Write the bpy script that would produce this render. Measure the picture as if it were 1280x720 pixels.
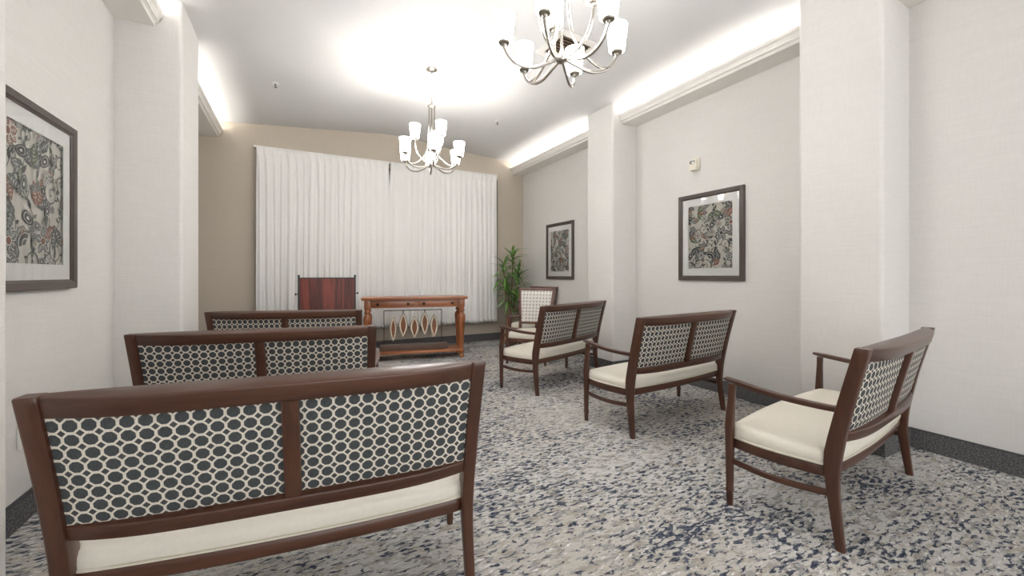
import bpy, bmesh, math, random
from mathutils import Vector, Matrix
from math import sin, cos, pi, radians as R

for o in list(bpy.data.objects): bpy.data.objects.remove(o, do_unlink=True)
scene = bpy.context.scene
COL = scene.collection

# ------------------------------------------------------------------ camera
CAM_H = 1.22
cd = bpy.data.cameras.new('camera'); cam = bpy.data.objects.new('camera', cd); COL.objects.link(cam)
cd.sensor_fit = 'HORIZONTAL'; cd.sensor_width = 36.0; cd.lens = 516/1280*36.0
cd.shift_y = -17/1280; cd.clip_start = .05; cd.clip_end = 60
cam.location = (0, 0, CAM_H); cam.rotation_euler = (R(90), 0, -math.atan(269/516))
scene.camera = cam
# ------------------------------------------------------------------ world, exposure, light strengths
w = bpy.data.worlds.new('world'); scene.world = w; w.use_nodes = True
w.node_tree.nodes['Background'].inputs[0].default_value = (.975, .99, 1.0, 1)
w.node_tree.nodes['Background'].inputs[1].default_value = .70
vs = scene.view_settings
vs.view_transform = 'Standard'; vs.look = 'None'; vs.exposure = 1.92; vs.gamma = 1.0; vs.use_curve_mapping = False
SHADE_POWER = 7.7
COVE_POWER = 8.5

# ------------------------------------------------------------------ room numbers (metres)
XL, XR, YB, YF = -1.197, 3.867, 6.95, -3.4
RIDGE_X, RIDGE_Z, SLOPE = 1.335, 3.52, .078
PL, PR = -.795, 3.48            # pilaster faces
def ceil_z(x): return RIDGE_Z - SLOPE*abs(x-RIDGE_X)

# ------------------------------------------------------------------ material helpers
def lin(r, g, b):
    f = lambda c: (c/255/12.92) if c/255 <= .04045 else ((c/255+.055)/1.055)**2.4
    return (f(r), f(g), f(b), 1)
class NT:
    def __init__(s, name):
        s.m = bpy.data.materials.new(name); s.m.use_nodes = True
        s.t = s.m.node_tree; s.n = s.t.nodes; s.l = s.t.links
        s.b = s.n['Principled BSDF']; s.out = s.n['Material Output']
    def node(s, typ, **kw):
        nd = s.n.new(typ)
        for k, v in kw.items(): setattr(nd, k, v)
        return nd
    def put(s, sock, v):
        if isinstance(v, bpy.types.NodeSocket): s.l.new(v, sock)
        else: sock.default_value = v
    def math(s, op, a, b=None, c=None, clamp=False):
        nd = s.node('ShaderNodeMath', operation=op, use_clamp=clamp)
        s.put(nd.inputs[0], a)
        if b is not None: s.put(nd.inputs[1], b)
        if c is not None: s.put(nd.inputs[2], c)
        return nd.outputs[0]
    def coord(s, which='Object', scale=(1,1,1), rot=(0,0,0), loc=(0,0,0)):
        tc = s.node('ShaderNodeTexCoord'); mp = s.node('ShaderNodeMapping')
        mp.inputs['Scale'].default_value = scale; mp.inputs['Rotation'].default_value = rot; mp.inputs['Location'].default_value = loc
        s.l.new(tc.outputs[which], mp.inputs[0]); return mp.outputs[0]
    def noise(s, vec, scale, detail=3, rough=.5, dist=0):
        nd = s.node('ShaderNodeTexNoise'); s.l.new(vec, nd.inputs['Vector'])
        nd.inputs['Scale'].default_value = scale; nd.inputs['Detail'].default_value = detail
        nd.inputs['Roughness'].default_value = rough; nd.inputs['Distortion'].default_value = dist
        return nd.outputs[0]
    def ramp(s, fac, stops, interp='LINEAR'):
        nd = s.node('ShaderNodeValToRGB'); s.l.new(fac, nd.inputs[0]); cr = nd.color_ramp; cr.interpolation = interp
        while len(cr.elements) < len(stops): cr.elements.new(.5)
        for e, (p, c) in zip(cr.elements, stops): e.position = p; e.color = c
        return nd.outputs[0]
    def mix(s, fac, a, b, mode='MIX'):
        nd = s.node('ShaderNodeMix', data_type='RGBA', blend_type=mode)
        s.put(nd.inputs[0], fac); s.put(nd.inputs[6], a); s.put(nd.inputs[7], b); return nd.outputs[2]
    def step(s, v, lo, hi):
        nd = s.node('ShaderNodeMapRange', interpolation_type='SMOOTHSTEP')
        s.put(nd.inputs[0], v); s.put(nd.inputs[1], lo); s.put(nd.inputs[2], hi); return nd.outputs[0]
    def bump(s, h, strength=.2, dist=.002):
        nd = s.node('ShaderNodeBump'); nd.inputs['Strength'].default_value = strength; nd.inputs['Distance'].default_value = dist
        s.l.new(h, nd.inputs['Height']); s.l.new(nd.outputs[0], s.b.inputs['Normal'])
    def color(s, v): s.put(s.b.inputs['Base Color'], v)
    def set(s, rough=.5, metal=0., spec=.5, coat=0., emis=None, es=0.):
        s.b.inputs['Roughness'].default_value = rough; s.b.inputs['Metallic'].default_value = metal
        s.b.inputs['Specular IOR Level'].default_value = spec; s.b.inputs['Coat Weight'].default_value = coat
        s.b.inputs['Coat Roughness'].default_value = .15
        if emis: s.b.inputs['Emission Color'].default_value = emis; s.b.inputs['Emission Strength'].default_value = es
        return s
def plain(name, col, rough=.5, metal=0., spec=.5, var=.06, nscale=30, **kw):
    t = NT(name); n = t.noise(t.coord(), nscale, 2)
    lo = tuple(c*(1-var) for c in col[:3])+(1,); hi = tuple(min(1, c*(1+var)) for c in col[:3])+(1,)
    t.color(t.ramp(n, [(.3, lo), (.7, hi)])); t.set(rough, metal, spec, **kw); return t.m
def wallpaper(name, col):
    t = NT(name)
    v = t.coord('Object', (3, 3, 160)); n1 = t.noise(v, 1.5, 3, .6)
    n2 = t.noise(t.coord('Object', (90, 90, 12)), 1.0, 2)
    s = t.math('ADD', t.math('MULTIPLY', n1, .7), t.math('MULTIPLY', n2, .3))
    lo = tuple(c*.94 for c in col[:3])+(1,); hi = tuple(min(1, c*1.05) for c in col[:3])+(1,)
    t.color(t.ramp(s, [(.3, lo), (.7, hi)])); t.set(.62, 0, .3); t.bump(s, .12, .001); return t.m
def wood(name, dark, light, scale=14, axis=2, rough=.32, coat=.25, figure=1.0, bands=0):
    t = NT(name); sc = [1, 1, 1]; sc[axis] = .07
    v = t.coord('Object', tuple(sc))
    n = t.noise(v, scale*figure, 4, .6, .8); f = t.noise(v, scale*9, 2, .5)
    if bands:
        n = t.noise(v, scale*.35, 2, .5, .3)
        n = t.math('ADD', t.math('MULTIPLY', t.math('SINE', t.math('MULTIPLY', n, bands)), .15), .5)
    s = t.math('ADD', t.math('MULTIPLY', n, .75), t.math('MULTIPLY', f, .25))
    t.color(t.ramp(s, [(.3, dark), (.52, tuple((a+b)/2 for a, b in zip(dark, light))), (.72, light)]))
    t.set(rough, 0, .5, coat); t.bump(f, .05, .0005); return t.m
def fabric(name, oct_col, line_col, dia_col, per=.0415, width=.095, dia=.040):
    t = NT(name)
    tc = t.node('ShaderNodeUVMap'); sp = t.node('ShaderNodeSeparateXYZ'); t.l.new(tc.outputs[0], sp.inputs[0])
    cell = lambda q: t.math('ABSOLUTE', t.math('SUBTRACT', t.math('FRACT', t.math('DIVIDE', q, per)), .5))
    a, b = cell(sp.outputs[0]), cell(sp.outputs[1])
    mx = t.math('SUBTRACT', t.math('SMOOTH_MAX', a, b, .06), .5)
    dg = t.math('MULTIPLY', t.math('SUBTRACT', t.math('ADD', a, b), .70), .7071)
    d = t.math('SMOOTH_MAX', mx, dg, .05)
    octm = t.step(d, -width+.018, -width-.018)
    diam = t.step(dg, dia-.015, dia+.015)
    thr = t.node('ShaderNodeMapping'); t.l.new(tc.outputs[0], thr.inputs[0]); thr.inputs['Scale'].default_value = (900, 60, 1)
    th = t.noise(thr.outputs[0], 1, 2)
    thr2 = t.node('ShaderNodeMapping'); t.l.new(tc.outputs[0], thr2.inputs[0]); thr2.inputs['Scale'].default_value = (320, 320, 1)
    th2 = t.noise(thr2.outputs[0], 1, 1)
    sh = lambda c, n, k: t.mix(t.step(n, .3, .7), tuple(x*(1-k) for x in c[:3])+(1,), tuple(min(1, x*(1+k)) for x in c[:3])+(1,))
    base = t.mix(octm, sh(line_col, th2, .14), sh(oct_col, th, .28))
    t.color(t.mix(diam, base, sh(dia_col, th, .28))); t.set(.85, 0, .15)
    hgt = t.math('ADD', t.math('SUBTRACT', 1.0, t.math('MAXIMUM', octm, diam)), t.math('MULTIPLY', th2, .4)); t.bump(hgt, .35, .0012)
    return t.m
def carpet():
    t = NT('carpet_mottled')
    v = t.coord('Object', (.55, 1.25, 1)); v2 = t.coord('Object', (1, 1, 1))
    big = t.noise(v2, 1.15, 3, .55); mid = t.noise(v, 4.5, 2, .5)
    blot = t.noise(v, 40, 4, .6, .5)
    key = t.math('ADD', blot, t.math('MULTIPLY', t.math('ADD', t.math('SUBTRACT', big, .5), t.math('MULTIPLY', t.math('SUBTRACT', mid, .5), .8)), .34))
    navy = t.step(key, .515, .60)
    grey = t.step(t.noise(t.coord('Object', (.6, 1.2, 1), loc=(7, 3, 0)), 22, 4, .65, .5), .50, .60)
    fleck = t.step(t.noise(t.coord('Object', (.45, 1.3, 1), loc=(1, 9, 0)), 46, 3, .6, .4), .60, .66)
    warm = t.noise(t.coord('Object', (1, 1, 1), loc=(4, 4, 0)), .9, 2)
    base = t.mix(t.step(warm, .35, .65), lin(205, 200, 192), lin(217, 215, 211))
    c = t.mix(t.math('MULTIPLY', grey, .9), base, lin(164, 162, 160))
    tan = t.step(t.noise(t.coord('Object', (.6, 1.2, 1), loc=(2, 6, 0)), 19, 4, .65, .5), .52, .60)
    c = t.mix(t.math('MULTIPLY', tan, .7), c, lin(176, 166, 152))
    c = t.mix(fleck, c, lin(242, 241, 238))
    navc = t.mix(t.step(t.noise(v, 60, 1), .4, .6), lin(60, 66, 82), lin(96, 102, 116))
    c = t.mix(navy, c, navc)
    pile = t.noise(v2, 420, 2, .6)
    c = t.mix(1.0, c, t.ramp(pile, [(.25, (.74, .74, .74, 1)), (.7, (1, 1, 1, 1))]), 'MULTIPLY')
    t.color(c); t.set(.95, 0, .1); t.bump(pile, .5, .004); return t.m

M = {}
M['wall'] = wallpaper('wallpaper_light', lin(225, 222, 218))
M['pilaster'] = wallpaper('wallpaper_pilaster', lin(226, 223, 219))
M['accent'] = wallpaper('wallpaper_taupe', lin(192, 181, 166))
M['ceiling'] = plain('ceiling_paint', lin(220, 219, 218), .8, spec=.2, var=.01, nscale=80)
M['trim'] = plain('trim_paint', lin(236, 232, 226), .45, var=.01)
M['carpet'] = carpet()
def base_mat():
    t = NT('baseboard_carpet'); n = t.noise(t.coord(), 110, 4, .75)
    t.color(t.ramp(n, [(.35, lin(62, 62, 65)), (.5, lin(96, 95, 96)), (.68, lin(140, 138, 136))])); t.set(.9, 0, .1); t.bump(n, .4, .002); return t.m
M['base'] = base_mat()
M['basecap'] = plain('baseboard_cap', lin(66, 66, 68), .6)
M['walnut'] = wood('bench_wood', lin(58, 32, 21), lin(92, 55, 37), 12, 2)
M['walnut_h'] = wood('bench_wood_rail', lin(58, 32, 21), lin(92, 55, 37), 12, 0)
M['walnut_y'] = wood('bench_wood_arm', lin(58, 32, 21), lin(92, 55, 37), 12, 1)
M['chair_wood'] = wood('armchair_wood', lin(84, 52, 42), lin(124, 82, 66), 12, 2)
M['vinyl'] = plain('cream_vinyl', lin(230, 224, 211), .42, spec=.4, var=.02, nscale=60)
M['piping'] = plain('cream_piping', lin(214, 207, 190), .4, var=.03)
M['fabric'] = fabric('octagon_fabric', lin(76, 79, 80), lin(222, 214, 200), lin(78, 79, 80))
M['fabric_l'] = fabric('octagon_fabric_light', lin(226, 222, 216), lin(212, 207, 200), lin(84, 78, 78), per=.0495, width=.085, dia=.085)
M['cons'] = wood('console_wood', lin(124, 68, 36), lin(196, 124, 74), 10, 0, .3, .35)
M['cons_leg'] = wood('console_leg_wood', lin(124, 68, 36), lin(192, 120, 72), 14, 2, .3, .35)
M['mahog'] = wood('lectern_wood', lin(44, 16, 14), lin(140, 62, 46), 12, 2, .5, .0, 1.0, 42)
M['black'] = plain('black_metal', lin(34, 36, 38), .4, .3)
M['bronze'] = plain('bronze_rod', lin(92, 82, 74), .4, .8)
M['darkbase'] = plain('sculpture_base', lin(100, 80, 68), .5)
M['knob'] = plain('dark_knob', lin(40, 34, 30), .3, .6)
M['nickel'] = plain('brushed_nickel', lin(176, 170, 162), .26, 1.0, var=.08, nscale=120)
M['nickel_d'] = plain('dark_nickel', lin(150, 142, 132), .3, 1.0)
t = NT('lit_frosted_glass'); t.color(lin(255, 253, 248)); t.set(.4, 0, .5, emis=(1, .995, .985, 1), es=SHADE_POWER); M['shade'] = t.m
t = NT('cove_light'); t.color(lin(255, 250, 240)); t.set(.4, 0, .3, emis=(1, .98, .95, 1), es=COVE_POWER); M['cove'] = t.m
M['curtain'] = None
t = NT('curtain_cloth'); n = t.noise(t.coord('Object', (400, 400, 60)), 1, 2); t.color(t.ramp(n, [(.3, lin(232, 230, 226)), (.7, lin(244, 242, 239))])); t.set(.85, 0, .15); t.bump(n, .1, .0008)
M['curtain'] = t.m
M['lining'] = plain('dark_lining', lin(58, 58, 58), .8)
M['rod'] = plain('white_rod', lin(236, 234, 230), .4)
M['frame'] = plain('picture_frame_wood', lin(78, 66, 60), .38, var=.1, nscale=18)
M['mat'] = plain('mat_board', lin(240, 239, 236), .8, var=.01)
M['sheet'] = plain('print_sheet', lin(214, 210, 200), .8, var=.05, nscale=14)
M['ink_dark'] = plain('ink_slate', lin(92, 96, 94), .8, var=.15, nscale=40)
M['ink_black'] = plain('ink_charcoal', lin(66, 66, 66), .8)
M['ink_rust'] = plain('ink_rust', lin(140, 92, 72), .8, var=.1)
M['ink_green'] = plain('ink_green', lin(96, 108, 80), .8, var=.1)
M['ink_light'] = plain('ink_cream', lin(232, 229, 221), .8)
def glass():
    t = NT('picture_glass'); t.n.remove(t.b)
    tr = t.node('ShaderNodeBsdfTransparent'); gl = t.node('ShaderNodeBsdfGlossy'); gl.inputs['Roughness'].default_value = .02
    fr = t.node('ShaderNodeFresnel'); fr.inputs[0].default_value = 1.45; mx = t.node('ShaderNodeMixShader')
    t.l.new(fr.outputs[0], mx.inputs[0]); t.l.new(tr.outputs[0], mx.inputs[1]); t.l.new(gl.outputs[0], mx.inputs[2]); t.l.new(mx.outputs[0], t.out.inputs[0])
    return t.m
M['glass'] = glass()
M['window'] = plain('night_window_glass', lin(40, 42, 46), .15)
M['device'] = plain('cream_plastic', lin(232, 226, 208), .45, var=.01)
M['steel'] = plain('chrome_steel', lin(150, 150, 150), .2, 1.0)
M['outlet'] = plain('white_plastic', lin(236, 234, 230), .4, var=.01)
M['slot'] = plain('slot_black', lin(30, 30, 30), .6)
M['louver'] = plain('louver_brown', lin(128, 102, 80), .5)
M['ventbox'] = plain('vent_dark', lin(58, 50, 44), .8)
def leafmat():
    t = NT('dracaena_leaf'); oi = t.node('ShaderNodeObjectInfo')
    tc = t.node('ShaderNodeUVMap'); sp = t.node('ShaderNodeSeparateXYZ'); t.l.new(tc.outputs[0], sp.inputs[0])
    mid = t.step(t.math('ABSOLUTE', t.math('SUBTRACT', sp.outputs[0], .5)), .05, .38)
    c = t.mix(oi.outputs['Random'], lin(88, 138, 62), lin(152, 196, 100))
    t.color(t.mix(t.math('MULTIPLY', mid, .55), c, lin(34, 66, 34))); t.set(.4, 0, .5); return t.m
M['leaf'] = leafmat()
M['cane'] = plain('cane_bark', lin(140, 118, 88), .8, var=.2)
def basketmat():
    t = NT('woven_basket'); ck = t.node('ShaderNodeTexChecker'); t.l.new(t.coord('UV'), ck.inputs['Vector']); ck.inputs['Scale'].default_value = 1
    t.color(t.mix(ck.outputs[1], lin(120, 92, 66), lin(196, 172, 138))); t.set(.8); t.bump(ck.outputs[1], .6, .004); return t.m
M['basket'] = basketmat()
M['soil'] = plain('potting_soil', lin(60, 46, 36), .95, var=.3)
M['agate_rim'] = plain('pale_agate_rim', lin(226, 216, 196), .35, var=.06, nscale=90)
M['agate_edge'] = plain('agate_rind', lin(128, 112, 82), .5, var=.2, nscale=90)
M['agate_core'] = plain('brown_agate', lin(132, 80, 44), .3, var=.3, nscale=60)

# ------------------------------------------------------------------ mesh helpers
class G:
    """vertex / face collector"""
    def __init__(s): s.v = []; s.f = []; s.uv = []; s.mi = []
    def face(s, idx, uv=None, mi=0): s.f.append(tuple(idx)); s.uv.append(uv); s.mi.append(mi)
    def box(s, c, d, mat=None, mi=0):
        i = len(s.v)
        for dz in (-.5, .5):
            for dy in (-.5, .5):
                for dx in (-.5, .5):
                    p = Vector((dx*d[0], dy*d[1], dz*d[2]))
                    if mat: p = mat @ p
                    s.v.append(Vector(c)+p)
        for q in ((0,2,3,1),(4,5,7,6),(0,1,5,4),(2,6,7,3),(0,4,6,2),(1,3,7,5)): s.face([i+k for k in q], None, mi)
        return s
    def ext(s, pts, ax_from, ax_to, axis=1, mi=0):
        """prism: 2-D outline extruded along an axis"""
        i = len(s.v); n = len(pts)
        for val in (ax_from, ax_to):
            for a, b in pts:
                p = [a, b]; p.insert(axis, val); s.v.append(Vector(p))
        for k in range(n): s.face((i+k, i+(k+1) % n, i+n+(k+1) % n, i+n+k), None, mi)
        s.face([i+k for k in range(n)][::-1], None, mi); s.face([i+n+k for k in range(n)], None, mi); return s
    def sweep(s, pts, sec, A, B, closed=False, caps=True):
        """sec(i) -> 2-D outline in axes A(i), B(i)"""
        base = len(s.v); n = None
        for i, p in enumerate(pts):
            q = sec(i) if callable(sec) else sec
            a = A(i) if callable(A) else A; b = B(i) if callable(B) else B
            n = len(q)
            for x, y in q: s.v.append(Vector(p)+a*x+b*y)
        m = len(pts)
        for i in range(m if closed else m-1):
            for k in range(n):
                k2 = (k+1) % n; i2 = (i+1) % m
                s.face((base+i*n+k, base+i*n+k2, base+i2*n+k2, base+i2*n+k))
        if caps and not closed:
            s.face([base+k for k in range(n)][::-1]); s.face([base+(m-1)*n+k for k in range(n)])
        return s
    def tube(s, pts, r, n=8, closed=False):
        pts = [Vector(p) for p in pts]; m = len(pts); fr = []; ref = None
        for i in range(m):
            a = pts[(i-1) % m] if (closed or i > 0) else pts[i]; b = pts[(i+1) % m] if (closed or i < m-1) else pts[i]
            tg = (b-a).normalized()
            if ref is None: ref = Vector((0, 0, 1)) if abs(tg.z) < .9 else Vector((1, 0, 0))
            x = (ref-tg*ref.dot(tg)).normalized(); ref = x; fr.append((x, tg.cross(x)))
        rr = r if callable(r) else (lambda i: r)
        return s.sweep(pts, lambda i: [(rr(i)*cos(2*pi*k/n), rr(i)*sin(2*pi*k/n)) for k in range(n)], lambda i: fr[i][0], lambda i: fr[i][1], closed)
    def lathe(s, prof, n=24, c=(0, 0, 0), uvs=None):
        base = len(s.v); c = Vector(c); m = len(prof)
        for r, z in prof:
            for k in range(n): s.v.append(c+Vector((r*cos(2*pi*k/n), r*sin(2*pi*k/n), z)))
        for i in range(m-1):
            for k in range(n):
                k2 = (k+1) % n
                uv = None
                if uvs: uv = [(uvs*k/n, i), (uvs*(k+1)/n, i), (uvs*(k+1)/n, i+1), (uvs*k/n, i+1)]
                s.face((base+i*n+k, base+i*n+k2, base+(i+1)*n+k2, base+(i+1)*n+k), uv)
        if prof[0][0] > 1e-4: s.face([base+k for k in range(n)][::-1])
        if prof[-1][0] > 1e-4: s.face([base+(m-1)*n+k for k in range(n)])
        return s
    def mesh(s, name, mats, smooth=35, bevel=0, recalc=True):
        me = bpy.data.meshes.new(name); me.from_pydata([tuple(p) for p in s.v], [], s.f)
        mats = mats if isinstance(mats, (list, tuple)) else [mats]
        for m in mats: me.materials.append(m)
        if any(u is not None for u in s.uv):
            ul = me.uv_layers.new(name='UVMap'); li = 0
            for fc, u in zip(s.f, s.uv):
                for k in range(len(fc)):
                    ul.data[li].uv = u[k] if u else (0, 0)
                    li += 1
        for p, mi in zip(me.polygons, s.mi): p.material_index = mi
        bm = bmesh.new(); bm.from_mesh(me)
        bmesh.ops.remove_doubles(bm, verts=bm.verts, dist=1e-6)
        if recalc: bmesh.ops.recalc_face_normals(bm, faces=bm.faces)
        if bevel:
            es = [e for e in bm.edges if len(e.link_faces) == 2 and e.calc_face_angle(0) > R(40)]
            bmesh.ops.bevel(bm, geom=es, offset=bevel, segments=2, affect='EDGES', profile=.6, clamp_overlap=True)
        if smooth:
            for f_ in bm.faces: f_.smooth = True
            for e in bm.edges:
                if len(e.link_faces) == 2 and e.calc_face_angle(0) > R(smooth): e.smooth = False
        bm.to_mesh(me); bm.free(); return me
def link(name, me, parent=None, loc=None, rot=None):
    o = bpy.data.objects.new(name, me); COL.objects.link(o)
    if parent: o.parent = parent
    if loc is not None: o.location = loc
    if rot is not None: o.rotation_euler = rot
    return o
def obj(name, g, mats, parent=None, loc=None, rot=None, **kw): return link(name, g.mesh(name, mats, **kw), parent, loc, rot)
def tag(o, label, cat, group=None):
    o['label'] = label; o['category'] = cat
    if group: o['group'] = group
    return o
def struct(o, label=None):
    o['kind'] = 'structure'
    if label: o['label'] = label
    return o
def thing(name, label, cat, loc=(0, 0, 0), rz=0, group=None):
    o = bpy.data.objects.new(name, None); COL.objects.link(o); o.empty_display_size = .1
    o.location = loc; o.rotation_euler = (0, 0, rz); return tag(o, label, cat, group)
def dup(root, loc, rz, label, group=None):
    def cp(o, par):
        c = o.copy(); COL.objects.link(c); c.parent = par
        for ch in list(o.children): cp(ch, c)
        return c
    r = cp(root, None); r.location = loc; r.rotation_euler = (0, 0, rz); r['label'] = label
    if group: r['group'] = group
    return r
def rr(w, h, r=.006, n=3):
    pts = []
    r = min(r, w*.49, h*.49)
    for cx, cy, a0 in ((w/2-r, h/2-r, 0), (-w/2+r, h/2-r, 90), (-w/2+r, -h/2+r, 180), (w/2-r, -h/2+r, 270)):
        for k in range(n):
            a = R(a0+90*k/(n-1)); pts.append((cx+r*cos(a), cy+r*sin(a)))
    return pts
def spline(keys, x):
    """smooth interpolation through (x, y) keys"""
    if x <= keys[0][0]: return keys[0][1]
    if x >= keys[-1][0]: return keys[-1][1]
    for i in range(len(keys)-1):
        x0, y0 = keys[i]; x1, y1 = keys[i+1]
        if x <= x1:
            m = lambda j: (keys[min(j+1, len(keys)-1)][1]-keys[max(j-1, 0)][1])/(keys[min(j+1, len(keys)-1)][0]-keys[max(j-1, 0)][0])
            h = x1-x0; t = (x-x0)/h; m0, m1 = m(i), m(i+1)
            return (2*t**3-3*t*t+1)*y0+(t**3-2*t*t+t)*h*m0+(-2*t**3+3*t*t)*y1+(t**3-t*t)*h*m1
def curve3(keys, n):
    """smooth 3-D curve through points"""
    P = [Vector(k) for k in keys]; L = [0]
    for a, b in zip(P, P[1:]): L.append(L[-1]+(b-a).length)
    ch = [[(l, p[i]) for l, p in zip(L, P)] for i in range(3)]
    return [Vector([spline(ch[i], L[-1]*k/(n-1)) for i in range(3)]) for k in range(n)]

# ================================================================== the room
g = G().box(((XL+XR)/2, (YB+YF)/2, -.05), (XR-XL+.3, YB-YF+.3, .1)); struct(obj('floor', g, M['carpet'], smooth=0), 'grey, cream and navy mottled carpet floor')
g = G(); T = .12
g.ext([(XL-.15, ceil_z(XL-.15)), (RIDGE_X-.14, ceil_z(RIDGE_X-.14)), (RIDGE_X-.05, ceil_z(RIDGE_X-.05)-.0012), (RIDGE_X+.05, ceil_z(RIDGE_X+.05)-.0012), (RIDGE_X+.14, ceil_z(RIDGE_X+.14)), (XR+.15, ceil_z(XR+.15)), (XR+.15, 3.7), (XL-.15, 3.7)], YF, YB+.15)
struct(obj('ceiling', g, M['ceiling'], smooth=20), 'white gently peaked ceiling')
wl = struct(obj('wall_left', G().box((XL-.075, (YB+YF)/2, 1.8), (.15, YB-YF+.3, 3.6)), M['wall'], smooth=0), 'pale wallpapered left wall with pilasters')
wr = struct(obj('wall_right', G().box((XR+.075, (YB+YF)/2, 1.8), (.15, YB-YF+.3, 3.6)), M['wall'], smooth=0), 'pale wallpapered right wall with pilasters')
wb = struct(obj('wall_back', G().box(((XL+XR)/2, YB+.075, 1.8), (XR-XL+.3, .15, 3.7)), M['accent'], smooth=0), 'taupe wallpapered back wall')
LP = [(1.30, 1.87), (4.06, 4.68)]; RP = [(1.30, 1.83), (3.97, 4.48)]
def pilaster(par, x_wall, x_face, y0, y1):
    r = .028; sg = 1 if x_face > x_wall else -1; pts = [(x_wall-sg*.01, y0)]
    for k in range(7):
        a = R(90*k/6); pts.append((x_face-sg*r+sg*r*sin(a), y0+r-r*cos(a)))
    for k in range(7):
        a = R(90*k/6); pts.append((x_face-sg*r+sg*r*cos(a), y1-r+r*sin(a)))
    pts.append((x_wall-sg*.01, y1))
    obj('pilaster', G().ext(pts, 0, 3.52, 2), M['pilaster'], par, smooth=50)
for y0, y1 in LP: pilaster(wl, XL, PL, y0, y1)
for y0, y1 in RP: pilaster(wr, XR, PR, y0, y1)
# baseboards follow the wall and the pilasters
def baseboard(name, pts, sgn):
    pts = [Vector((x, y, 0)) for x, y in pts]; n = len(pts); nr = []
    for i in range(n):
        ns = []
        if i > 0: d = (pts[i]-pts[i-1]).normalized(); ns.append(Vector((-d.y, d.x, 0))*sgn)
        if i < n-1: d = (pts[i+1]-pts[i]).normalized(); ns.append(Vector((-d.y, d.x, 0))*sgn)
        b = sum(ns, Vector()); nr.append(b/(1 if len(ns) == 1 else (1+ns[0].dot(ns[1]))))
    o = obj(name, G().sweep(pts, [(0, 0), (.013, 0), (.013, .128), (0, .128)], lambda i: nr[i], Vector((0, 0, 1))), M['base'], smooth=0)
    struct(o, 'dark grey speckled baseboard'); obj('cap', G().sweep(pts, [(0, .128), (.016, .128), (.013, .137), (0, .137)], lambda i: nr[i], Vector((0, 0, 1))), M['basecap'], o, smooth=0)
lp = [(XL, YF)]
for y0, y1 in LP: lp += [(XL, y0), (PL, y0), (PL, y1), (XL, y1)]
baseboard('baseboard_left', lp+[(XL, YB)], -1)
rp = [(XR, YF)]
for y0, y1 in RP: rp += [(XR, y0), (PR, y0), (PR, y1), (XR, y1)]
baseboard('baseboard_right', rp+[(XR, YB)], 1)
baseboard('baseboard_back', [(XL, YB), (XR, YB)], -1)
# light coves between the pilasters
CB = 3.115
def cove(idx, side, y0, y1):
    xw = XL if side < 0 else XR; s_ = -side    # s_ points into the room
    prof = [(0, 0), (.235, 0), (.238, .022), (.252, .030), (.252, .044), (.266, .052), (.270, .066), (.288, .086), (.292, .108), (.268, .108), (.262, .03), (0, .03)]
    pts = [(xw+s_*a, CB+b) for a, b in prof]
    o = struct(obj('trim_%d' % idx, G().ext(pts, y0, y1, 1), M['trim'], smooth=25), 'white stepped crown cove with hidden light')
    obj('light_strip', G().box((xw+s_*.10, (y0+y1)/2, CB+.04), (.03, (y1-y0)-.10, .016)), M['cove'], o, smooth=0)
i = 1
for side, P in ((-1, LP), (1, RP)):
    for y0, y1 in ((YF, P[0][0]), (P[0][1], P[1][0]), (P[1][1], YB)): cove(i, side, y0, y1); i += 1
# window behind the curtains
wn = struct(obj('window_1', G().box((1.36, YB-.006, 1.66), (3.5, .012, 2.5)), M['window'], smooth=0), 'dark night window behind the curtains')
g = G()
for x in (-.40, 1.36, 3.12): g.box((x, YB-.02, 1.66), (.06, .04, 2.56))
for z in (.40, 2.92): g.box((1.36, YB-.02, z), (3.58, .04, .06))
obj('window_frame', g, M['lining'], wn, smooth=0)

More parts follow.
